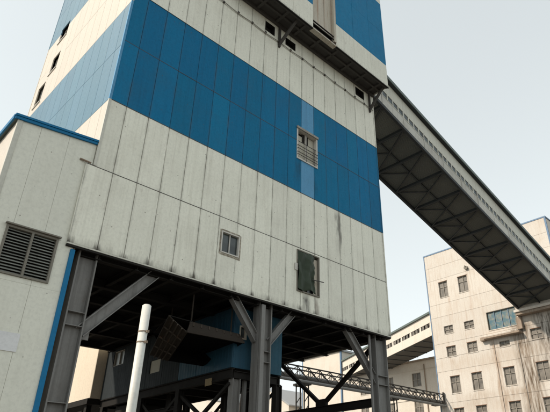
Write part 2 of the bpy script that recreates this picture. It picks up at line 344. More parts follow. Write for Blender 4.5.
def window_x(parent, x0, x1, z0, z1, y, depth, fm, gm, nx=2, nz=1, fw=.06, name='window', bars=0, label=None):
    """window in a wall on plane y (outside is -y); a frame with lights, pane behind"""
    root = bpy.data.objects.new(name, None); root.empty_display_size = .2
    link(root, parent, ((x0 + x1) / 2, y, z0))
    if label: root['label'] = label
    bm = bmesh.new()
    def bb(a0, a1, c0, c1, d0, d1):
        g = bmesh.ops.create_cube(bm, size=1)['verts']
        bmesh.ops.scale(bm, vec=(a1 - a0, d1 - d0, c1 - c0), verts=g); bmesh.ops.translate(bm, vec=((a0 + a1) / 2, (d0 + d1) / 2, (c0 + c1) / 2), verts=g)
    yo = y - .03
    bb(x0 - .01, x0 + fw, z0, z1, yo, y + depth); bb(x1 - fw, x1 + .01, z0, z1, yo, y + depth)
    bb(x0 + fw, x1 - fw, z1 - fw, z1 + .01, yo, y + depth); bb(x0 + fw, x1 - fw, z0 - .01, z0 + fw, yo - .02, y + depth)
    from_bm('frame', bm, fm, root, origin=((x0 + x1) / 2, y, (z0 + z1) / 2))
    ix0, ix1, iz0, iz1 = x0 + fw, x1 - fw, z0 + fw, z1 - fw
    for i in range(1, nx):
        xm = ix0 + (ix1 - ix0) * i / nx
        block('mullion', xm - fw * .4, xm + fw * .4, y + depth * .3, y + depth * .7, iz0, iz1, fm, root)
    for i in range(1, nz):
        zm = iz0 + (iz1 - iz0) * i / nz
        block('transom', ix0, ix1, y + depth * .35, y + depth * .65, zm - fw * .35, zm + fw * .35, fm, root)
    if gm:
        for i in range(nx):
            a0 = ix0 + (ix1 - ix0) * i / nx; a1 = ix0 + (ix1 - ix0) * (i + 1) / nx
            block('pane', a0, a1, y + depth * .8, y + depth * .8 + .02, iz0, iz1, gm, root)
    return root
def window_y(parent, y0, y1, z0, z1, x, depth, fm, gm, ny=2, nz=2, fw=.05, zsplit=None, name='window', sill=True, ssm=None):
    """window in a wall on plane x (outside is -x)"""
    root = bpy.data.objects.new(name, None); root.empty_display_size = .2
    link(root, parent, (x, (y0 + y1) / 2, z0))
    key = ('wy', round(y1 - y0, 2), round(z1 - z0, 2), round(depth, 2), fm.name, fw)
    w, h = y1 - y0, z1 - z0
    if key not in MESH:
        bm = bmesh.new()
        def bb(a0, a1, c0, c1, d0, d1):
            g = bmesh.ops.create_cube(bm, size=1)['verts']
            bmesh.ops.scale(bm, vec=(d1 - d0, a1 - a0, c1 - c0), verts=g); bmesh.ops.translate(bm, vec=((d0 + d1) / 2, (a0 + a1) / 2, (c0 + c1) / 2), verts=g)
        d0, d1 = depth - .09, depth + .03
        bb(-w / 2, -w / 2 + fw, -h / 2, h / 2, d0, d1); bb(w / 2 - fw, w / 2, -h / 2, h / 2, d0, d1)
        bb(-w / 2 + fw, w / 2 - fw, h / 2 - fw, h / 2, d0, d1); bb(-w / 2 + fw, w / 2 - fw, -h / 2, -h / 2 + fw, d0, d1)
        me = bpy.data.meshes.new('frame'); bm.to_mesh(me); bm.free(); me.materials.append(fm); MESH[key] = me
    link(bpy.data.objects.new('frame', MESH[key]), root, (x, (y0 + y1) / 2, (z0 + z1) / 2))
    iy0, iy1, iz0, iz1 = y0 + fw, y1 - fw, z0 + fw, z1 - fw
    zs = [iz0] + (zsplit if zsplit else [iz0 + (iz1 - iz0) * i / nz for i in range(1, nz)]) + [iz1]
    for i in range(1, ny):
        ym = iy0 + (iy1 - iy0) * i / ny
        block('mullion', x + depth - .07, x + depth + .01, ym - fw * .5, ym + fw * .5, iz0, iz1, fm, root)
    for zm in zs[1:-1]:
        block('transom', x + depth - .065, x + depth + .005, iy0, iy1, zm - fw * .45, zm + fw * .45, fm, root)
    if gm:
        for i in range(ny):
            for k in range(len(zs) - 1):
                a0 = iy0 + (iy1 - iy0) * i / ny; a1 = iy0 + (iy1 - iy0) * (i + 1) / ny
                block('pane', x + depth + .012, x + depth + .025, a0, a1, zs[k], zs[k + 1], gm, root)
    if sill: block('sill', x - .05, x + depth - .09, y0 - .04, y1 + .04, z0 - .07, z0 - .005, ssm or M_conc, root)
    return root

# ------------------------------------------------------------------ ground
bm = bmesh.new(); bmesh.ops.create_grid(bm, x_segments=8, y_segments=8, size=2500)
g_ = from_bm('ground', bm, M_ground); g_['kind'] = 'structure'

# ------------------------------------------------------------------ the tower
TW, TD = 17.43, 12.3
XS = [0.0] + [0.74 + .977 * k for k in range(17)] + [TW]
T = thing('processing_tower', 'tall blue and white sheet clad industrial tower standing on grey steel legs', 'tower', (0, 0, 0))
ZB = 9.05
holes = [(10.16, 11.74, 17.36, 19.39), (5.80, 6.75, 10.54, 11.53), (10.25, 11.79, 9.93, 12.05), (7.56, 8.27, 24.95, 25.65), (9.14, 9.94, 24.95, 25.52), (15.55, 16.42, 25.06, 25.72)]
def front_special(r, m):
    if 10.3 < (r[0] + r[1]) / 2 < 11.6 and m is M_blue and r[1] - r[0] > .5 and r[2] < 21: return M_bluepale
    return m
XL = [-.28] + XS[1:]
clad(T, 'x', 0, -1, XL, [(ZB, 12.17, M_white)], holes)
clad(T, 'x', 0, -1, XS, [(12.17, 15.33, M_white), (15.33, 18.54, M_blue), (18.54, 21.6, M_blue), (21.6, 24.66, M_white), (24.66, 27.9, M_white)], holes, special=front_special)
clad(T, 'x', 0, -1, XS, [(27.9, 31.1, M_blue), (31.1, 34.2, M_blue), (34.2, 37.0, M_white)])
YS = [0.07] + [0.62 + .973 * k for k in range(12)] + [TD]
lh = [(8.9, 10.5, 26.0, 26.95), (9.3, 10.4, 23.3, 24.55), (10.2, 11.75, 21.95, 23.6)]
LW = [(9.25, 10.45, 25.75, 26.95), (9.35, 10.4, 23.2, 24.5), (10.55, 11.6, 21.4, 22.9)]
clad(T, 'y', 0, -1, YS, [(ZB, 12.17, M_side), (12.17, 15.33, M_side), (15.33, 18.28, M_bluesun), (18.28, 20.92, M_bluesun), (20.92, 23.87, M_side), (23.87, 26.55, M_side),
     (26.55, 29.3, M_bluesun), (29.3, 32.1, M_bluesun), (32.1, 37.0, M_side)], LW, jit=.001, gap=.01)
# rear and right walls in wide sheets
bands = [(ZB, 15.33, M_white), (15.33, 21.6, M_blue), (21.6, 27.9, M_white), (27.9, 34.2, M_blue), (34.2, 37.0, M_white)]
clad(T, 'y', TW, 1, [.07, 3.1, 6.2, 9.2, TD - .07], bands)
clad(T, 'x', TD, 1, [0.07, 4.4, 8.7, 13.0, TW - .07], bands)
block('wall_core', .3, TW - .3, .3, TD - .3, ZB + .16, 36.9, M_core, T)
block('roof', -.1, TW + .1, -.1, TD + .1, 37.0, 37.3, M_galroof, T, .02)
def corner(x0, x1, y0, y1, bands_):
    for z0, z1, m in bands_: block('corner_trim', x0, x1, y0, y1, z0 + .004, z1 - .004, m, T)
corner(-.014, .085, -.014, .068, [(12.2, 15.33, M_trim), (15.33, 20.92, M_bluepale), (20.92, 26.55, M_trim), (26.55, 32.1, M_bluepale), (32.1, 37.0, M_trim)])
corner(TW - .07, TW + .014, -.012, .068, [(ZB, 15.33, M_white), (15.33, 21.6, M_blue), (21.6, 25.9, M_white)])
corner(-.014, .07, TD - .068, TD + .012, [(ZB, 15.33, M_side), (15.33, 20.92, M_bluesun), (20.92, 26.55, M_side), (26.55, 37.0, M_bluesun)])
corner(TW - .07, TW + .014, TD - .068, TD + .012, [(ZB, 15.33, M_white), (15.33, 21.6, M_blue), (21.6, 37.0, M_white)])
# flashing along the lower edge
block('bottom_trim', -.28, TW + .015, -.02, .07, ZB - .06, ZB - .005, M_trim, T, .004)
block('bottom_trim', -.28, TW, -.005, .09, ZB - .13, ZB - .063, M_soot, T)
block('bottom_trim', TW - .06, TW + .015, .08, TD, ZB - .15, ZB - .005, M_edge, T)
block('bottom_trim', -.015, .06, .1, TD, ZB - .15, ZB - .005, M_edge, T)
block('bottom_trim', 0, TW, TD - .06, TD + .015, ZB - .15, ZB - .005, M_edge, T)
# dark drip lines between the colour bands
for z in (15.33, 21.6): block('band_joint', .02, TW - .02, -.010, .02, z - .012, z + .012, M_darkbar, T)
for z in (12.17, 18.54): block('band_joint', .02 if z > 13 else -.27, TW - .02, -.003, .02, z - .013, z + .013, M_darkbar, T)

# windows of the front
w = window_x(T, 10.16, 11.74, 17.36, 19.39, 0.0, .30, M_winwhite, None, 2, 1, .07, label='barred window in the blue band with a torn cream blind')
block('blind', 10.24, 10.98, .2, .22, 17.45, 19.1, M_blind, w)
block('blind', 11.02, 11.64, .22, .24, 17.45, 19.28, M_blind, w)
block('dark_gap', 10.72, 11.2, .19, .198, 18.75, 19.3, M_core, w)
block('lintel', 10.12, 11.78, -.10, -.032, 19.33, 19.47, M_edge, w)
for z in (17.62, 17.78, 18.02, 18.2): bar('bar', (10.15, -.07, z), (11.72, -.07, z), c_prof(.018, 6), M_darkbar, w)
for x in (10.85, 11.45): bar('bar', (x, -.06, 17.4), (x, -.06, 18.5 if x > 11 else 19.2), c_prof(.016, 6), M_darkbar, w)
w = window_x(T, 5.80, 6.75, 10.54, 11.53, 0.0, .12, M_winwhite, G_dark, 2, 1, .042, label='small two-light window with a pale frame')
for (a0, a1, b0, b1) in ((5.72, 5.78, 10.46, 11.6), (6.77, 6.84, 10.43, 11.58), (5.79, 6.76, 11.55, 11.62), (5.79, 6.76, 10.44, 10.50)):
    block('surround', a0, a1, -.012, .02, b0, b1, M_surr, w)
w = window_x(T, 10.25, 11.79, 9.93, 12.05, 0.0, .28, M_louvf, G_dark, 2, 1, .05, label='opening with a rusty frame behind a green tarpaulin')
block('blind', 11.45, 11.74, .10, .12, 9.98, 11.9, M_door, w)
block('blind', 10.1, 10.3, -.035, -.012, 10.95, 11.3, M_winwhite, w)
bar('bar', (11.2, -.1, 10.68), (11.95, -.16, 10.72), c_prof(.022, 6), M_darkbar, w)
# dark openings under the soffit
for (a0, a1, b0, b1) in holes[3:]:
    r = bpy.data.objects.new('vent_opening', None); link(r, T, (a0, 0, b0))
    block('frame', a0, a0 + .03, -.02, .25, b0, b1, M_soot, r); block('frame', a1 - .03, a1, -.02, .25, b0, b1, M_soot, r)
    block('frame', a0 + .03, a1 - .03, -.02, .25, b1 - .03, b1, M_soot, r); block('frame', a0 + .03, a1 - .03, -.02, .25, b0, b0 + .03, M_soot, r)
# windows of the sunny side
for (a0, a1, b0, b1) in LW:
    window_y(T, a0, a1, b0, b1, 0.0, .26, M_winwhite, G_dark, 2, 2, .06, ssm=M_winwhite)

# overhanging upper box
UB = bpy.data.objects.new('upper_box', None); link(UB, T, (4.9, -1.4, 25.98))
UB['label'] = 'overhanging blue and white upper box with a dirty soffit'
BX0, BO, BZ = 4.9, -1.4, 25.98
bx = [BX0] + [5.2 + 1.63 * k for k in range(3)] + [10.07]
bx2 = [12.12] + [12.12 + 1.77 * k for k in (1, 2)] + [TW]
for cols in (bx, bx2):
    clad(UB, 'x', BO, -1, cols, [(BZ, 27.96, M_boxwhite), (27.96, 31.1, M_boxblue), (31.1, 34.2, M_boxblue), (34.2, 37.0, M_boxwhite)], gap=.008, ch=.006)
clad(UB, 'y', TW, 1, [BO + .07, -.02], [(BZ, 27.96, M_white), (27.96, 34.2, M_blue), (34.2, 37, M_white)])
clad(UB, 'y', BX0, -1, [BO + .07, -.02], [(BZ, 27.96, M_side), (27.96, 34.2, M_bluesun), (34.2, 37, M_side)])
block('box_core', BX0 + .2, TW - .2, BO + .4, -.05, BZ + .35, 36.9, M_core, UB)
block('roof', BX0 - .1, TW + .1, BO - .1, -.11, 37.0, 37.28, M_galroof, UB)
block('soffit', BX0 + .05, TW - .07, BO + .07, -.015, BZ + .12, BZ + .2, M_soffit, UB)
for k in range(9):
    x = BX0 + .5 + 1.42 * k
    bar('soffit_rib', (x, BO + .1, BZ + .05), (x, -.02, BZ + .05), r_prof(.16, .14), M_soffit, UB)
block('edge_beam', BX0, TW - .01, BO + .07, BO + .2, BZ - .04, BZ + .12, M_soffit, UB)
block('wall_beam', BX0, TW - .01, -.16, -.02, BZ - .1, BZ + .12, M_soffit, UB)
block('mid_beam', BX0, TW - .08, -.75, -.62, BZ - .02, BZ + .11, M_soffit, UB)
block('edge_lip', BX0, 10.05, BO - .02, BO + .06, BZ - .09, BZ - .012, M_soot, UB)
block('edge_lip', 12.14, TW + .02, BO - .02, BO + .06, BZ - .09, BZ - .012, M_soot, UB)
for x, xe in ((8.62, 9.0), (16.95, 17.2)):
    bar('strut', (x, -.02, 24.5), (xe, -1.1, BZ + .02), r_prof(.13, .16), M_soffit, UB, up=(1, 0, 0))
    bar('strut', (x, -.06, 24.3), (x, -.06, BZ), r_prof(.14, .1), M_soffit, UB, up=(1, 0, 0))
# recessed rusty doors between the blue sheets
block('door_leaf', 10.12, 11.25, -1.2, -1.14, 26.75, 31.8, M_door, UB, .01)
block('door_leaf', 11.27, 12.08, -1.21, -1.15, 26.75, 31.8, M_door, UB, .01)
block('door_post', 11.93, 12.1, -1.45, -1.22, 26.2, 37.0, M_door, UB)
block('door_head', 10.07, 12.12, -1.40, -1.12, 31.9, 37.0, M_white, UB)
for z in (26.1, 26.42, 26.66): bar('rail', (10.06, -1.36, z), (12.1, -1.36, z), r_prof(.06, .07), M_soot, UB)
block('sill_plate', 10.06, 12.12, -1.42, -1.1, 25.93, 26.02, M_door, UB)

# underside: deck and beams
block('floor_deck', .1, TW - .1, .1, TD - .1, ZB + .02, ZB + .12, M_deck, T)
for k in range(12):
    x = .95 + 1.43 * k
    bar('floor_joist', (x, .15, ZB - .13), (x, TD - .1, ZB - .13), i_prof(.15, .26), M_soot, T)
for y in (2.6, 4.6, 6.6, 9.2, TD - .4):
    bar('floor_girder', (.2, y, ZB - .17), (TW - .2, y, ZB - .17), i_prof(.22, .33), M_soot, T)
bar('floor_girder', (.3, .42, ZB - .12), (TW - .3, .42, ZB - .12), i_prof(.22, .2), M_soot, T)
# columns
def column(x, y, w, zt=ZB - .05, m=None):
    c = bar('column', (x, y, 0), (x, y, zt), i_prof(.42, w, .05, .035), m or M_steel, T, up=(1, 0, 0))
    return c
m_back = M_soot
for (x, w) in ((.60, .66), (8.63, .74), (16.8, .95)):
    c = column(x, .45, w)
    for z in (4.1, 6.45, 6.9): block('stiffener', x - w / 2 + .05, x + w / 2 - .05, .25, .43, z - .012, z + .012, M_steel, c)
column(8.63, 7.0, .5, m=m_back); column(16.9, TD - .5, .5, m=m_back); column(3.6, TD - .5, .4, m=m_back)
bar('column', (8.38, .15, 0), (8.38, .15, 8.85), r_prof(.12, .2), M_steel, T, up=(1, 0, 0))
bar('brace', (.85, .45, 6.3), (3.25, .45, 8.98), i_prof(.26, .40, .035, .03), M_steel, T)
bar('brace', (8.3, .45, 7.35), (6.95, .45, 8.95), i_prof(.26, .34, .03, .03), M_steel, T)
bar('brace', (8.95, .45, 7.35), (10.4, .45, 8.95), i_prof(.26, .32, .03, .03), M_steel, T)
bar('brace', (16.4, .45, 6.6), (14.2, .45, 8.95), i_prof(.26, .38, .03, .03), M_steel, T)
block('gusset', .88, 1.22, .43, .47, 6.1, 6.75, M_steel, T)
bar('tie_beam', (17.1, .7, 5.72), (17.1, TD - .3, 5.72), i_prof(.24, .42), M_soot, T)
bar('brace', (17.12, 5.0, 5.95), (17.12, .6, 8.95), r_prof(.2, .2), M_soot, T, up=(1, 0, 0))
bar('brace', (17.12, 5.0, 5.95), (17.12, 8.7, 8.95), r_prof(.2, .2), M_soot, T, up=(1, 0, 0))
block('gusset', 17.0, 17.2, 4.6, 5.4, 5.9, 6.3, M_soot, T)
bar('drain_pipe', (15.85, .28, 0), (15.85, .28, 8.9), c_prof(.07, 10), M_steel, T, smooth=False)

# ------------------------------------------------------------------ cable along the white band
def tube(name, pts, r, m, parent=None, n=6):
    bm = bmesh.new(); rings = []
    for i, p in enumerate(pts):
        p = Vector(p); d = Vector(pts[min(i + 1, len(pts) - 1)]) - Vector(pts[max(i - 1, 0)])
        d.normalize(); u = Vector((0, 1, 0)) if abs(d.y) < .9 else Vector((0, 0, 1)); x = u.cross(d).normalized(); y = d.cross(x)
        rings.append([bm.verts.new(p + x * r * math.cos(a * 2 * math.pi / n) + y * r * math.sin(a * 2 * math.pi / n)) for a in range(n)])
    for a, b in zip(rings[:-1], rings[1:]):
        for i in range(n): bm.faces.new((a[i], a[(i + 1) % n], b[(i + 1) % n], b[i]))
    bm.faces.new(rings[0][::-1]); bm.faces.new(rings[-1])
    bmesh.ops.recalc_face_normals(bm, faces=bm.faces[:])
    return from_bm(name, bm, m, parent, True, origin=pts[0])
CB = thing('wall_cable', 'dark cable clipped in shallow sags along the white band under the soffit', 'cable', (.5, -.05, 24.7))
pts = []
for i in range(86):
    x = .3 + .2 * i
    pts.append((x, -.06, 24.72 - .07 * abs(math.sin(math.pi * (x - .74) / (.977 * 2))) + .03 * math.sin(x * .7)))
tube('cable', pts, .024, M_edge, CB)
for k in range(17): block('clip', .74 + .977 * k - .05, .74 + .977 * k + .05, -.085, -.016, 24.66, 24.76, M_darkbar, CB)

# ------------------------------------------------------------------ tarpaulin in the lower opening
bm = bmesh.new(); nx, nz = 36, 44; grid = []
for j in range(nz + 1):
    row = []
    for i in range(nx + 1):
        u, v = i / nx, j / nz
        edge = 11.46 - .05 * math.sin(v * 9) - .13 * (v > .3) * (v < .75) * math.sin((v - .3) / .45 * math.pi) + .02 * math.sin(v * 31)
        x = 10.28 + (edge - 10.28) * u
        z = 11.98 - 1.96 * v - .06 * math.sin(u * 7)
        def fold(t): return 1 - abs((t % 1.0) * 2 - 1)
        y = .02 - .13 * fold(1.9 * u + .35 * v + .12 * math.sin(4 * v)) * (.35 + v) - .09 * fold(.8 * u - 1.5 * v + .3) - .02 * math.sin(9 * u + 5 * v)
        row.append(bm.verts.new((x, y, z)))
    grid.append(row)
for j in range(nz):
    for i in range(nx): bm.faces.new((grid[j][i], grid[j + 1][i], grid[j + 1][i + 1], grid[j][i + 1]))
tp = from_bm('tarpaulin', bm, M_tarp, None, True, origin=(10.9, 0, 9.95))
md = tp.modifiers.new('thick', 'SOLIDIFY'); md.thickness = .01
tp['label'] = 'crumpled dark green tarpaulin hung over the lower wall opening'; tp['category'] = 'tarpaulin'

# ------------------------------------------------------------------ annex at the left
A = thing('annex', 'low cream sheet clad annex with blue roof edge and a louvre, left of the tower', 'building', (-2.7, .1, 0))
AX0, AY, AD = -2.70, .085, 9.0
ax = [AX0, -1.95, -1.0, -.02]
lv = [(-2.12, -.53, 7.52, 9.08)]
for (x0, x1) in zip(ax[:-1], ax[1:]):
    zt = 12.86 + .108 * ((x0 + x1) / 2 - AX0)
    clad(A, 'x', AY, -1, [x0, x1], [(0, 3.2, M_annex), (3.2, 7.35, M_annex), (7.35, zt, M_annex)], lv, gap=.006, ch=.004)
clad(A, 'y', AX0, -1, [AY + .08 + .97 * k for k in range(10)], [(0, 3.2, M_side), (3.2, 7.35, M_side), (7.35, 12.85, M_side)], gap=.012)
block('wall_core', AX0 + .25, -.1, AY + .45, AD - .1, 0, 12.7, M_core, A)
block('rear_wall', AX0, -.05, AD - .09, AD - .02, 0, 12.85, M_side, A)
block('side_wall', -.07, -.02, AY + .08, AD - .1, 0, ZB - .2, M_side, A)
block('corner_trim', AX0 - .02, AX0 + .15, AY - .02, AY + .1, 0, 12.86, M_trim, A, .01)
ang = math.atan(.29 / 2.7)
def slab(name, x0, x1, y0, y1, z_at_x0, th, m):
    dx = x1 - x0; s = math.tan(ang)
    bm = bmesh.new()
    V = [bm.verts.new(p) for p in ((x0, y0, z_at_x0), (x1, y0, z_at_x0 + s * dx), (x1, y1, z_at_x0 + s * dx), (x0, y1, z_at_x0),
                                   (x0, y0, z_at_x0 + th), (x1, y0, z_at_x0 + s * dx + th), (x1, y1, z_at_x0 + s * dx + th), (x0, y1, z_at_x0 + th))]
    for f in ((0, 3, 2, 1), (4, 5, 6, 7), (0, 1, 5, 4), (1, 2, 6, 5), (2, 3, 7, 6), (3, 0, 4, 7)): bm.faces.new([V[i] for i in f])
    return from_bm(name, bm, m, A, origin=(x0, y0, z_at_x0))
slab('roof', AX0 - .10, -.02, AY + .0, AD, 12.84, .14, M_galroof)
slab('roof_edge', AX0 - .12, -.03, AY - .07, AY - .005, 12.80, .10, M_trimblue)
slab('roof_edge', AX0 - .14, -.02, AY - .10, AY - .005, 12.905, .08, M_trimblue)
block('roof_edge', AX0 - .16, AX0 - .10, AY, AD, 12.80, 12.98, M_trimblue, A)
block('corner_trim', -.10, .05, AY - .06, AY + .04, 0, ZB - .2, M_trimblue, A, .01)
bar('pipe_stub', (-.5, .06, 12.28), (-.12, -.02, 12.22), c_prof(.035, 8), M_rust, A)
block('patch_plate', -2.2, -.93, AY - .02, AY - .001, 5.32, 5.85, M_patch, A)
# louvre
LV = bpy.data.objects.new('louvre', None); link(LV, A, (-1.32, AY, 7.52)); LV['label'] = 'large rusty louvre with dark horizontal slats'
l0, l1, m0, m1 = lv[0]
for (a, b) in ((l0, l0 + .07), (-1.36, -1.29), (l1 - .07, l1)): block('frame', a, b, AY - .05, AY + .12, m0, m1, M_louvf, LV, .006)
for (a, b) in ((m0, m0 + .06), (m1 - .07, m1)): block('frame', l0 + .07, l1 - .07, AY - .045, AY + .12, a, b, M_louvf, LV)
block('hood', l0 - .05, l1 + .05, AY - .12, AY - .02, m1 + .005, m1 + .05, M_louvf, LV)
block('backing', l0, l1, AY + .2, AY + .22, m0, m1, M_core, LV)
for k in range(15):
    z = m0 + .09 + (m1 - m0 - .20) * k / 14
    for a, b in ((l0 + .075, -1.365), (-1.285, l1 - .075)):
        block('slat', a, b, AY - .01, AY + .10, z - .006, z + .006, M_louv, LV, rot=(rad(38 + rng.uniform(-4, 4)), rng.uniform(-.008, .008), 0))

# ------------------------------------------------------------------ white flue pipe
PY = -3.0
P = thing('flue_pipe', 'white painted pole pipe with rusty clamps standing in front of the tower', 'pipe', (1.35, PY, 0))
px, pr = 1.32, .128
bm = bmesh.new()
bmesh.ops.create_cone(bm, cap_ends=True, segments=28, radius1=pr, radius2=pr, depth=6.52, matrix=Matrix.Translation((px, PY, 3.26)))
bmesh.ops.bevel(bm, geom=[e for e in bm.edges if e.verts[0].co.z > 6.5 and e.verts[1].co.z > 6.5], offset=.03, segments=2, affect='EDGES')
o = from_bm('tube', bm, M_pipe, P, True, origin=(px, PY, 0))
for z in (5.72, 5.42):
    bm = bmesh.new(); bmesh.ops.create_cone(bm, cap_ends=True, segments=28, radius1=pr + .01, radius2=pr + .01, depth=.035, matrix=Matrix.Translation((px, PY, z)))
    from_bm('clamp', bm, M_rust, P, origin=(px, PY, z))
    block('clamp_lug', px + .02, px + .1, PY - pr - .05, PY - pr - .005, z - .035, z + .035, M_rust, P)
for z in (2.2,):
    bm = bmesh.new(); bmesh.ops.create_cone(bm, cap_ends=True, segments=28, radius1=pr + .02, radius2=pr + .02, depth=.06, matrix=Matrix.Translation((px, PY, z)))
    from_bm('flange', bm, M_pipe, P, origin=(px, PY, z))
block('base_plate', px - .3, px + .3, PY - .3, PY + .3, .004, .04, M_steel, P)

# ------------------------------------------------------------------ blue cabin block under the tower
K = thing('blue_cabin', 'dark blue sheet clad cabin on steel legs under the tower', 'cabin', (7.53, 1.0, 0))
KX0, KX1, KY0, KY1, KZ0, KZ1 = 7.53, 10.32, 1.0, 12.62, 6.2, 8.78
kh = [(7.84, 8.2, 7.43, 8.0)]
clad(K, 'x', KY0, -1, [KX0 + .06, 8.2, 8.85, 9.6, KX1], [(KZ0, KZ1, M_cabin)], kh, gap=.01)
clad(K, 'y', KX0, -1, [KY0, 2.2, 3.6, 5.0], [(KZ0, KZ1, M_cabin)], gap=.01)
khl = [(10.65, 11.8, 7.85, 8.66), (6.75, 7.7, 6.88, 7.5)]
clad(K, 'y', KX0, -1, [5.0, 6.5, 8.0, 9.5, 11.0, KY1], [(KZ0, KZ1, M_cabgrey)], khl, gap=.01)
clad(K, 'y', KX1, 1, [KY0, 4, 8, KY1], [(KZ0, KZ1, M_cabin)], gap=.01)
block('wall_core', KX0 + .4, KX1 - .15, KY0 + .35, KY1 - .1, KZ0 + .1, KZ1 - .02, M_core, K)
block('roof', KX0 - .05, KX1 + .05, KY0 - .06, KY1, KZ1, KZ1 + .06, M_soot, K)
window_x(K, 7.84, 8.2, 7.43, 8.0, KY0, .12, M_door, G_dark, 1, 1, .05)
window_y(K, 10.65, 11.8, 7.85, 8.66, KX0, .14, M_winframe, glass('pale_cabin_glass', (.30, .33, .33), .3), 2, 1, .05, sill=False)
block('door_sheet', KX0 + .05, KX0 + .08, 6.75, 7.7, 6.88, 7.5, M_blind, K)
# platform and legs
bar('platform_beam', (KX0 + .08, KY0, 5.98), (KX0 + .08, KY1, 5.98), i_prof(.2, .4), M_soot, K)
bar('platform_beam', (KX1 - .1, KY0, 5.98), (KX1 - .1, KY1, 5.98), i_prof(.2, .4), M_soot, K)
for y in (1.1, 2.6, 4.2, 6.0, 7.8, 9.6, 11.4, 12.5): bar('platform_beam', (KX0 + .2, y, 5.95), (KX1 - .2, y, 5.95), i_prof(.15, .3), M_soot, K, up=(0, 0, 1))
bar('leg', (7.86, 1.15, 0), (7.86, 1.15, 5.78), i_prof(.3, .4, .03, .03), M_steel, K, up=(1, 0, 0))
bar('leg', (8.45, 1.25, 0), (8.45, 1.25, 5.8), r_prof(.14, .14), M_steel, K, up=(1, 0, 0))
bar('leg', (10.2, 1.15, 0), (10.2, 1.15, 5.78), i_prof(.3, .34, .03, .03), M_soot, K, up=(1, 0, 0))
for y in (4.9, 8.2, 12.2):
    for x in (7.65, 10.2): bar('leg', (x, y, 0), (x, y, 5.78), i_prof(.28, .28, .03, .03), M_soot, K, up=(1, 0, 0))
for y0, y1 in ((1.2, 4.9), (4.9, 8.2), (8.2, 12.2)):
    bar('leg_brace', (7.65, y0, 5.6), (7.65, y1, 3.4), r_prof(.13, .13), M_soot, K, up=(1, 0, 0))
    bar('leg_brace', (7.65, y1, 5.6), (7.65, y0, 3.4), r_prof(.13, .13), M_soot, K, up=(1, 0, 0))
    bar('leg_brace', (10.2, y0, 5.6), (10.2, y1, 3.4), r_prof(.1, .1), M_soot, K, up=(1, 0, 0))
bar('tie_beam', (7.65, 4.9, 5.05), (7.65, 12.2, 5.05), i_prof(.12, .16), M_soot, K)
block('notice_board', 7.5, 7.53, 2.3, 2.75, 5.66, 5.95, M_notice, K)
block('machine_box', 7.8, 9.9, 9.4, 11.2, 5.0, 5.75, M_soot, K, .05)

# ------------------------------------------------------------------ hopper
H = thing('steel_hopper', 'dark rusty flared hopper with an open mouth hanging under the tower', 'hopper', (6.4, 1.8, 6.5))
def quad(name, pts, m, th=.03):
    bm = bmesh.new(); P_ = [Vector(p) for p in pts]
    n = (P_[1] - P_[0]).cross(P_[3] - P_[0]).normalized()
    a = [bm.verts.new(p) for p in P_]; b = [bm.verts.new(p + n * th) for p in P_]
    k = len(P_)
    bm.faces.new(a[::-1]); bm.faces.new(b)
    for i in range(k): bm.faces.new((a[i], a[(i + 1) % k], b[(i + 1) % k], b[i]))
    bmesh.ops.recalc_face_normals(bm, faces=bm.faces[:])
    c = sum(P_, Vector()) / k
    return from_bm(name, bm, m, H, origin=tuple(c))
m_fl, m_fr, m_br, m_bl = Vector((5.0, .62, 7.14)), Vector((7.82, .62, 7.19)), Vector((7.50, 3.0, 6.55)), Vector((5.70, 3.0, 6.53))
t_fl, t_fr, t_br, t_bl = Vector((4.25, .72, 7.62)), Vector((7.65, .74, 7.50)), Vector((7.52, 3.5, 7.2)), Vector((4.95, 3.05, 6.66))
t_fl2 = Vector((5.12, .66, 7.52))
left_p = quad('left_panel', (t_fl, t_bl, m_bl, m_fl), M_hop)
front_p = quad('front_panel', (t_fl2, m_fl, m_fr, t_fr), M_hop)
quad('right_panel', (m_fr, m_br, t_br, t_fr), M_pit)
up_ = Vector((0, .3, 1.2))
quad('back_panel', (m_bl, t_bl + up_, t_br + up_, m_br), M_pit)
quad('inner_lining', (m_fl + Vector((.02, .06, .05)), m_bl + Vector((.05, 0, .55)), m_br + Vector((-.05, 0, .55)), m_fr + Vector((-.02, .06, .05))), M_pit)  # black sheet inside the mouth, painted stand-in for interior shade
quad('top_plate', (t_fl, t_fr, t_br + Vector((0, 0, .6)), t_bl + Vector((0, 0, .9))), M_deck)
for a, b in ((m_fl, m_fr), (m_fl, m_bl)):
    bar('mouth_rim', a, b, r_prof(.08, .08), M_hop, H)
bar('top_rim', t_fl, t_bl, r_prof(.09, .07), M_hop, H); bar('top_rim', t_fl2, t_fr, r_prof(.08, .06), M_hop, H)
nl = (t_bl - t_fl).cross(m_fl - t_fl).normalized()
if nl.x > 0: nl = -nl
nl = nl * .05
for k in range(1, 4):
    f = k / 4
    bar('rib', t_fl.lerp(m_fl, f) + nl, t_bl.lerp(m_bl, f) + nl, r_prof(.05, .06), M_rib, H)
for k in range(1, 4):
    f = k / 4
    bar('rib', t_fl.lerp(t_bl, f) + nl * 1.02, m_fl.lerp(m_bl, f) + nl * 1.02, r_prof(.05, .05), M_rib, H)
for k in range(7):
    f = (k + .5) / 7
    p = t_fl2.lerp(t_fr, f); q = m_fl.lerp(m_fr, f)
    bar('rib', p + Vector((0, -.04, .02)), p.lerp(q, .35) + Vector((0, -.05, 0)), r_prof(.05, .05), M_rib, H)
for x, y in ((5.3, .85), (7.3, .9), (5.6, 2.9)):
    bar('hanger_rod', (x, y, 7.3), (x, y, 8.75), c_prof(.03, 8), M_hop, H)

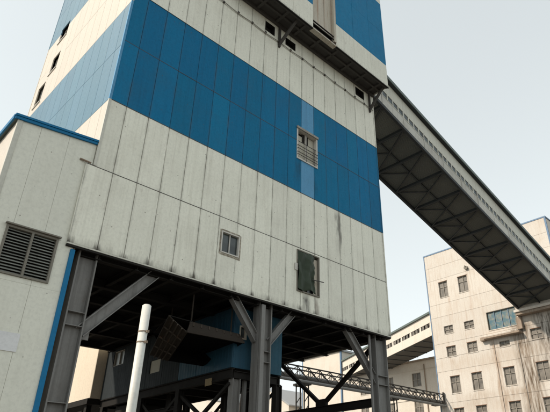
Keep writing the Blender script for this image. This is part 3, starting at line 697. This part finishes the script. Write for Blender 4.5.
# ------------------------------------------------------------------ cream block seen through the legs
B = thing('cream_block', 'sunlit cream wall block seen between the left leg and the blue cabin', 'building', (7.0, 12.7, 0))
block('wall', 6.98, 10.2, 12.68, 22.0, 6.28, 12.0, M_beige, B, .02)
block('plinth_beam', 6.9, 10.25, 12.75, 22.0, 5.98, 6.27, M_soot, B)
for y in (13.2, 16.2, 19.2, 21.7): bar('leg', (7.2, y, 0), (7.2, y, 5.97), i_prof(.28, .28), M_soot, B, up=(1, 0, 0))
for y in (13.2, 17.5, 21.7): bar('leg', (10.0, y, 0), (10.0, y, 5.97), i_prof(.28, .28), M_soot, B, up=(1, 0, 0))
bar('hand_rail', (6.8, 12.9, 5.6), (6.8, 21.9, 5.6), c_prof(.03, 6), M_soot, B)
bar('hand_rail', (6.8, 12.9, 5.2), (6.8, 21.9, 5.2), c_prof(.03, 6), M_rust, B)

# ------------------------------------------------------------------ inclined conveyor gallery
GX0, GX1, GY0, GY1 = TW - .1, 49.98, 1.0, 6.15
GS = .2705
def gz(x): return 27.64 - GS * (x - 19.33)
G = thing('conveyor_gallery', 'long inclined covered conveyor gallery running from the tower to the far building', 'conveyor', (GX0, GY0, gz(GX0)))
gd = Vector((1, 0, -GS)).normalized(); LG = (GX1 - GX0) * math.sqrt(1 + GS * GS)
def gslab(name, x0, x1, y0, y1, h0, h1, m, parent=G):
    """block whose lower and upper faces follow the slope; ends vertical"""
    key = ('gs', round(x1 - x0, 3), round(y1 - y0, 3), round(h1 - h0, 3), m.name)
    if key not in MESH:
        bm = bmesh.new(); dx = (x1 - x0) / 2; dz = GS * dx; dy = (y1 - y0) / 2; hh = (h1 - h0) / 2
        V = [bm.verts.new(p) for p in ((-dx, -dy, dz - hh), (dx, -dy, -dz - hh), (dx, dy, -dz - hh), (-dx, dy, dz - hh), (-dx, -dy, dz + hh), (dx, -dy, -dz + hh), (dx, dy, -dz + hh), (-dx, dy, dz + hh))]
        for f in ((0, 3, 2, 1), (4, 5, 6, 7), (0, 1, 5, 4), (1, 2, 6, 5), (2, 3, 7, 6), (3, 0, 4, 7)): bm.faces.new([V[i] for i in f])
        me = bpy.data.meshes.new('gallery_piece'); bm.to_mesh(me); bm.free(); me.materials.append(m); MESH[key] = me
    o = bpy.data.objects.new(name, MESH[key])
    xm = (x0 + x1) / 2
    return link(o, parent, (xm, (y0 + y1) / 2, gz(xm) + (h0 + h1) / 2))
NB = 12; BW = (GX1 - GX0) / NB
for k in range(NB):
    x0, x1 = GX0 + BW * k, GX0 + BW * (k + 1)
    for yy in ((GY0, GY0 + .08), (GY1 - .08, GY1)):
        gslab('wall_sheet', x0 + .006, x1 - .006, yy[0], yy[1], 1.55, 2.84, M_galwall)
        gslab('low_sheet', x0 + .01, x1 - .01, yy[0] + .005, yy[1] - .005, .10, .98, M_gallow)
    gslab('post', x0 - .06, x0 + .06, GY0 - .03, GY0 + .1, .0, 1.6, M_gallow)
    gslab('roof_sheet', x0, x1 - .01, GY0 - .28, GY1 + .28, 2.92, 3.12, M_galroof)
    # deck and cross frame
    gslab('cross_beam', x0 - .09, x0 + .09, GY0 + .06, GY1 - .06, -.22, .0, M_galsteel)
    z0, z1 = gz(x0) - .16, gz(x1) - .16
    bar('cross_brace', (x0 + .05, GY0 + .15, z0), (x1 - .05, GY1 - .15, z1), r_prof(.11, .09), M_galsteel, G)
    bar('cross_brace', (x0 + .05, GY1 - .15, z0 + .02), ((x0 + x1) / 2, (GY0 + GY1) / 2 + .1, (z0 + z1) / 2 + .02), r_prof(.11, .09), M_galsteel, G)
gslab('roof_edge', GX0, GX1, GY0 - .34, GY0 - .285, 2.86, 3.16, M_galroof)
gslab('roof_edge', GX0, GX1, GY1 + .285, GY1 + .34, 2.86, 3.16, M_galroof)
gslab('eave_board', GX0, GX1, GY0 - .28, GY0 - .02, 2.845, 2.915, M_galsteel)
gslab('ridge_cap', GX0, GX1, GY0 + .25, GY1 - .25, 3.125, 3.30, M_galroof)
gslab('chord', GX0, GX1, GY0 - .04, GY0 + .16, -.26, .0, M_galsteel)
gslab('chord', GX0, GX1, GY1 - .16, GY1 + .04, -.26, .08, M_galsteel)
gslab('stringer', GX0, GX1, (GY0 + GY1) / 2 - .06, (GY0 + GY1) / 2 + .06, -.14, -.02, M_galsteel)
# ribbed deck, one corrugated sheet per bay
RN = 26
def deck_mesh():
    bm = bmesh.new(); dx = BW / RN; prof = []
    for i in range(RN):
        x = -BW / 2 + i * dx
        prof += [(x, 0), (x + dx * .4, 0), (x + dx * .5, .06), (x + dx * .9, .06)]
    prof.append((BW / 2, 0))
    a = [bm.verts.new((x, GY0 + .1, z - GS * x)) for x, z in prof]; b = [bm.verts.new((x, GY1 - .1, z - GS * x)) for x, z in prof]
    for i in range(len(prof) - 1): bm.faces.new((a[i], b[i], b[i + 1], a[i + 1]))
    me = bpy.data.meshes.new('floor_deck'); bm.to_mesh(me); bm.free(); me.materials.append(M_galdeck)
    return me
DM = deck_mesh()
for k in range(NB):
    xm = GX0 + BW * (k + .5)
    link(bpy.data.objects.new('floor_deck', DM), G, (xm, 0, gz(xm) + .02))
# window ribbon
WP = BW / 4
for k in range(NB * 4):
    x0 = GX0 + WP * k
    wdt = .54 if k % 2 else .50
    o = gslab('window', x0 + .10, x0 + .10 + wdt, GY0 + .04, GY0 + .06, 1.0, 1.54, G_gal)
    gslab('mullion', x0 - .03 + (0 if k % 2 else .0), x0 + .09, GY0 + .0, GY0 + .09, .985, 1.545, M_galwall if k % 2 else M_gallow)
    gslab('window', x0 + .10, x0 + .10 + wdt, GY1 - .06, GY1 - .04, 1.0, 1.54, G_gal)
gslab('sill_strip', GX0, GX1, GY0 - .02, GY0 + .03, .93, .995, M_galwall)
gslab('inner_lining', GX0, GX1, GY0 + .2, GY0 + .22, .2, 2.8, M_core)
gslab('inner_lining', GX0, GX1, GY1 - .22, GY1 - .2, .2, 2.8, M_core)

# ------------------------------------------------------------------ far building with the gallery's lower end
FX, FY0, FY1, FZ = 50.0, .93, 17.4, 28.7
F = thing('cream_building', 'tall stained cream building with small windows at the lower end of the gallery', 'building', (FX, FY0, 0))
YC = [(14.43, 15.68), (11.64, 12.92), (7.75, 9.04), (4.02, 5.36)]
YC5 = (1.3, 2.5)
wins = []
for (y0, y1) in YC:
    wins.append((y0, y1, 11.30, 13.18)); wins.append((y0, y1, 7.78, 9.67)); wins.append((y0, y1, 4.3, 6.2)); wins.append((y0, y1, 1.2, 3.0))
for (y0, y1) in YC[:2]:
    wins += [(y0, y1, 18.17, 19.10), (y0, y1, 15.43, 16.6), (y0, y1, 22.70, 24.70)]
wins += [(7.75, 8.98, 15.4, 16.02), (4.02, 5.25, 15.55, 16.66)]
BWIN = (6.43, 9.95, 17.38, 19.56)
fh = wins + [BWIN, (11.3, 11.7, 25.33, 25.73)]
zr = [0, 3.6, 7.0, 10.35, 13.85, 17.1, 20.35, 21.95, 25.15, 26.9, FZ]
for za, zb in zip(zr[:-1], zr[1:]):
    rs = [(FY0 + .1, FY1 - .1, za, zb)]
    for h in fh: rs = cut(rs, h)
    bm = bmesh.new()
    for (a0, a1, c0, c1) in rs:
        g = bmesh.ops.create_cube(bm, size=1)['verts']
        lo = .012 if abs(c0 - za) < 1e-6 else 0; hi = .012 if abs(c1 - zb) < 1e-6 else 0
        bmesh.ops.scale(bm, vec=(.30, a1 - a0, c1 - c0 - lo - hi), verts=g); bmesh.ops.translate(bm, vec=(FX + .15, (a0 + a1) / 2, (c0 + lo + c1 - hi) / 2), verts=g)
    from_bm('wall_band', bm, M_conc, F, origin=(FX, 9, za))
block('wall_core', FX + .29, FX + 15.9, FY0 + .35, FY1 - .35, 0, FZ - .05, M_core, F)
block('joint_bed', FX + .02, FX + .28, FY0 + .12, FY1 - .12, 3.0, 3.02, M_ledge, F)
block('side_wall', FX + .02, FX + 16, FY0 + .02, FY0 + .3, 0, FZ - .01, M_conc2, F)
block('side_wall', FX + .02, FX + 16, FY1 - .3, FY1 - .02, 0, FZ - .01, M_conc2, F)
block('rear_wall', FX + 15.9, FX + 16.1, FY0 + .3, FY1 - .3, 0, FZ - .01, M_conc2, F)
block('roof', FX - .04, FX + 16.2, FY0 - .05, FY1 + .05, FZ, FZ + .16, M_concedge, F)
block('edge_strip', FX - .03, FX + .12, FY1 - .08, FY1 + .03, 0, FZ - .002, M_concedge, F)
block('edge_strip', FX - .03, FX + .12, FY0 - .03, FY0 + .16, 19.2, FZ - .002, M_concedge, F)
for (y0, y1, z0, z1) in wins:
    h = z1 - z0
    window_y(F, y0, y1, z0, z1, FX, .17, M_winframe, G_far, 2, 2, .055, zsplit=[z1 - .35 * h] if h > 1.5 else None)
    if h > 1.0: block('lintel', FX - .04, FX + .05, y0 - .03, y1 + .03, z1 + .003, z1 + .05, M_rustline, F)
# torn blue opening
BWo = bpy.data.objects.new('boarded_opening', None); link(BWo, F, (FX, 8.2, 17.38)); BWo['label'] = 'wide blue framed opening covered with torn plastic sheet'
for k in range(4):
    a0 = BWIN[0] + .06 + (BWIN[1] - BWIN[0] - .12) * k / 4; a1 = BWIN[0] + .06 + (BWIN[1] - BWIN[0] - .12) * (k + 1) / 4
    block('sheet', FX + .16, FX + .17, a0 + .01, a1 - .01, BWIN[2] + .06, BWIN[3] - .06, M_torn, BWo, rot=(0, rng.uniform(-.02, .02), rng.uniform(-.03, .03)))
    if k: block('mullion', FX + .08, FX + .14, a0 - .025, a0 + .025, BWIN[2] + .06, BWIN[3] - .06, M_concedge, BWo)
block('frame', FX - .02, FX + .28, BWIN[1] - .06, BWIN[1], BWIN[2], BWIN[3], M_louvf, BWo); block('frame', FX - .02, FX + .28, BWIN[0], BWIN[0] + .06, BWIN[2], BWIN[3], M_louvf, BWo)
block('frame', FX - .02, FX + .28, BWIN[0] + .06, BWIN[1] - .06, BWIN[3] - .06, BWIN[3], M_louvf, BWo); block('frame', FX - .06, FX + .28, BWIN[0] + .06, BWIN[1] - .06, BWIN[2], BWIN[2] + .08, M_conc, BWo)
# ledges
block('ledge', FX - .75, FX, 6.2, 10.3, 16.62, 16.80, M_conc, F, .02)
block('ledge', FX - .80, FX, 6.1, 10.4, 16.42, 16.61, M_ledge, F, .02)
block('ledge_bracket', FX - .5, FX, 10.42, 10.95, 16.35, 16.75, M_ledge, F, .03)
block('ledge', FX - 1.0, FX, .7, 6.25, 18.50, 18.78, M_conc, F, .03)
block('ledge', FX - .85, FX, .8, 6.15, 18.20, 18.48, M_ledge, F, .03)
block('buttress', FX - .35, FX - .003, 5.85, 6.45, 16.82, 18.19, M_ledge, F, .04)
for y, zt in ((9.62, 16.4), (6.85, 16.4)): bar('down_pipe', (FX - .05, y, 0), (FX - .05, y, zt), c_prof(.035, 8), M_conc, F)
bar('lamp_arm', (FX, 11.5, 25.5), (FX - .45, 11.5, 25.75), c_prof(.04, 6), M_louvf, F)
bm = bmesh.new(); bmesh.ops.create_cone(bm, cap_ends=True, segments=14, radius1=.24, radius2=.2, depth=.3, matrix=Matrix.Translation((FX - .1, 11.5, 25.53)) @ Matrix.Rotation(rad(90), 4, 'Y'))
from_bm('exhaust_fan', bm, M_louvf, F, origin=(FX, 11.5, 25.5))

# ------------------------------------------------------------------ pipe bridge
TY, TZ = 17.35, 11.05
TB = thing('pipe_bridge', 'open steel truss bridge carrying grey pipes from behind the tower to the cream building', 'pipe bridge', (18, TY, 0))
TX0, TX1 = 14.0, 49.95
for yy in (TY - .55, TY + .55):
    for zz in (TZ + .28, TZ - .75): bar('chord', (TX0, yy, zz), (TX1, yy, zz), r_prof(.10, .10), M_truss, TB)
    nb = 26
    for k in range(nb):
        x0 = TX0 + (TX1 - TX0) * k / nb; x1 = TX0 + (TX1 - TX0) * (k + 1) / nb
        bar('truss_web', (x0, yy, TZ + .28), (x1, yy, TZ - .75), r_prof(.06, .06), M_truss, TB, up=(0, 1, 0))
        bar('truss_web', (x0, yy, TZ - .75), (x1, yy, TZ + .28), r_prof(.055, .05), M_truss, TB, up=(0, 1, 0))
        bar('truss_post', (x0, yy, TZ - .75), (x0, yy, TZ + .28), r_prof(.06, .06), M_truss, TB, up=(1, 0, 0))
for k in range(25):
    x0 = TX0 + (TX1 - TX0) * k / 24
    bar('cross_tie', (x0, TY - .55, TZ - .75), (x0, TY + .55, TZ - .75), r_prof(.08, .08), M_truss, TB)
for yy, r in ((TY - .28, .12), (TY + .2, .16)): bar('pipe', (TX0, yy, TZ - .48), (TX1, yy, TZ - .48), c_prof(r, 12), M_lag, TB)
bar('pipe', (TX0, TY - .72, TZ - .98), (TX1, TY - .72, TZ - .98), c_prof(.12, 12), M_lag, TB)
block('end_frame', TX1 - .9, TX1 - .02, TY - .7, TY + .7, TZ - .9, TZ - .8, M_truss, TB)
for yy in (TY - .62, TY + .62): block('end_frame', TX1 - .25, TX1 - .02, yy - .07, yy + .07, TZ - .79, TZ + .5, M_truss, TB)
for x in (27.6, 40.5):
    for yy in (TY - .5, TY + .5):
        for xx in (x - .25, x + .25): bar('support_leg', (xx, yy, 0), (xx, yy, TZ - 1.2), r_prof(.09, .09), M_truss, TB, up=(1, 0, 0))
        for k in range(11): bar('support_lacing', (x - .25, yy, .4 + .8 * k), (x + .25, yy, 1.0 + .8 * k), r_prof(.06, .06), M_truss, TB, up=(0, 1, 0))
    block('support_head', x - .45, x + .45, TY - .7, TY + .7, TZ - 1.2, TZ - 1.0, M_truss, TB)

# ------------------------------------------------------------------ second gallery behind
d2 = Vector((.38, .925, -.031)).normalized(); n2 = Vector((.925, -.38, 0)).normalized()
S = thing('far_gallery', 'sunlit cream covered gallery with a window ribbon behind the stained building', 'conveyor', (52.6, 17.45, 0))
s0 = Vector((52.9, 17.5, 19.62)); s1 = s0 + d2 * 29.4; wv_ = n2 * 4.3
def gal2(name, a, b, off0, off1, z0, z1, m):
    bm = bmesh.new()
    V = []
    for p in (a, b):
        for o1 in (off0, off1):
            for z in (z0, z1): V.append(bm.verts.new(p + n2 * o1 + Vector((0, 0, z))))
    for f in ((0, 1, 3, 2), (4, 6, 7, 5), (0, 4, 5, 1), (2, 3, 7, 6), (0, 2, 6, 4), (1, 5, 7, 3)): bm.faces.new([V[i] for i in f])
    bmesh.ops.recalc_face_normals(bm, faces=bm.faces[:])
    return from_bm(name, bm, m, S, origin=tuple((a + b) / 2))
gal2('low_wall', s0, s1, 0, .15, 0, 1.15, M_conc2); gal2('high_wall', s0, s1, 0, .15, 1.75, 2.85, M_conc2)
gal2('far_wall', s0, s1, 4.15, 4.3, 0, 2.85, M_conc2); gal2('floor', s0, s1, .16, 4.14, -.12, .05, M_fardeck)
gal2('roof', s0, s1, -.25, 4.55, 2.86, 3.12, M_galroof); gal2('inner_lining', s0, s1, .4, .45, .2, 2.8, M_core)
for k in range(12):
    a = s0 + d2 * (29.4 * k / 12); b = s0 + d2 * (29.4 * (k + 1) / 12)
    for j in range(3):
        q0 = a.lerp(b, (j + .12) / 3); q1 = a.lerp(b, (j + .78) / 3)
        gal2('window', q0, q1, .06, .09, 1.16, 1.74, G_far)
    gal2('post', a, a.lerp(b, .14), .02, .14, 1.151, 1.749, M_conc2)
    gal2('cross_beam', a, a.lerp(b, .06), .2, 4.1, -.2, -.121, M_galsteel)

# ------------------------------------------------------------------ background buildings
BB = thing('cream_silo_house', 'tall plain cream box house with a blue corner behind the pipe bridge', 'building', (64, 45, 0))
block('wall', 64, 74, 45, 54.6, 0, 23.4, M_conc2, BB)
block('edge_strip', 63.96, 64.25, 44.95, 45.2, 0, 23.39, M_concedge, BB)
block('edge_strip', 63.96, 64.15, 54.45, 54.65, 0, 23.39, M_concedge, BB)
block('roof', 63.7, 74.3, 44.7, 54.9, 23.41, 23.75, M_roofgrey, BB)
LB = thing('low_cream_building', 'low weathered cream building with windows under the far gallery', 'building', (64.2, 21, 0))
lw = []
for y in (29.0, 34.2, 39.4, 23.8):
    for z in (15.5, 11.6, 7.6): lw.append((y, y + 1.6, z, z + 2.0))
rs = [(20.5, 44.9, 0, 19.15)]
for h in lw: rs = cut(rs, h)
bm = bmesh.new()
for (a0, a1, c0, c1) in rs:
    g = bmesh.ops.create_cube(bm, size=1)['verts']
    bmesh.ops.scale(bm, vec=(.3, a1 - a0, c1 - c0), verts=g); bmesh.ops.translate(bm, vec=(64.35, (a0 + a1) / 2, (c0 + c1) / 2), verts=g)
from_bm('wall', bm, M_conc2, LB, origin=(64.2, 33, 0))
block('wall_core', 64.49, 76, 20.6, 44.8, 0, 19.0, M_core, LB)
block('roof', 64.0, 76.1, 20.4, 44.65, 19.16, 19.4, M_ledge, LB)
for h in lw: window_y(LB, *h, 64.2, .17, M_winframe, G_far, 2, 2, .08)
for z in (13.6, 17.9): block('string_course', 64.12, 64.2, 20.6, 44.85, z, z + .12, M_conc2, LB)
for y in (28.2, 24.9): bar('down_pipe', (64.1, y, 0), (64.1, y, 18.6), c_prof(.08, 8), M_ledge, LB)

def gable(name, label, x0, x1, y0, y1, ze, zr_, m=M_conc2, win=True):
    b = thing(name, label, 'building', (x0, y0, 0))
    bm = bmesh.new(); ym = (y0 + y1) / 2
    P_ = [(y0, 0), (y1, 0), (y1, ze), (ym, zr_), (y0, ze)]
    a = [bm.verts.new((x0, y, z)) for y, z in P_]; c = [bm.verts.new((x1, y, z)) for y, z in P_]
    bm.faces.new(a[::-1]); bm.faces.new(c)
    for i in range(5): bm.faces.new((a[i], a[(i + 1) % 5], c[(i + 1) % 5], c[i]))
    bmesh.ops.recalc_face_normals(bm, faces=bm.faces[:])
    from_bm('wall', bm, m, b, origin=(x0, y0, 0))
    s = (zr_ - ze) / (ym - y0)
    for sg in (-1, 1):
        ye = ym + sg * (ym - y0 + .5)
        bm = bmesh.new()
        V = [bm.verts.new(p) for p in ((x0 - .4, ym, zr_ + .05), (x1 + .4, ym, zr_ + .05), (x1 + .4, ye, ze - .5 * s + .05), (x0 - .4, ye, ze - .5 * s + .05),
                                       (x0 - .4, ym, zr_ + .25), (x1 + .4, ym, zr_ + .25), (x1 + .4, ye, ze - .5 * s + .25), (x0 - .4, ye, ze - .5 * s + .25))]
        for f in ((0, 3, 2, 1), (4, 5, 6, 7), (0, 1, 5, 4), (1, 2, 6, 5), (2, 3, 7, 6), (3, 0, 4, 7)): bm.faces.new([V[i] for i in f])
        bmesh.ops.recalc_face_normals(bm, faces=bm.faces[:])
        from_bm('roof', bm, M_roofgrey, b, origin=(x0, ym, zr_))
    if win:
        y = y0 + 1.2
        while y < y1 - 2:
            window_y(b, y, y + 1.4, ze - 3.2, ze - 1.3, x0 - .25, .2, M_winframe, G_far, 2, 2, .08)
            y += 3.2
    return b
gable('gabled_shed', 'small cream gabled shed with grey roof behind the right legs', 62, 74, 56, 68, 15.5, 19.0)
gable('long_shed', 'pale long shed seen between the legs under the blue cabin', 60, 74, 72, 116, 17.5, 22.0)
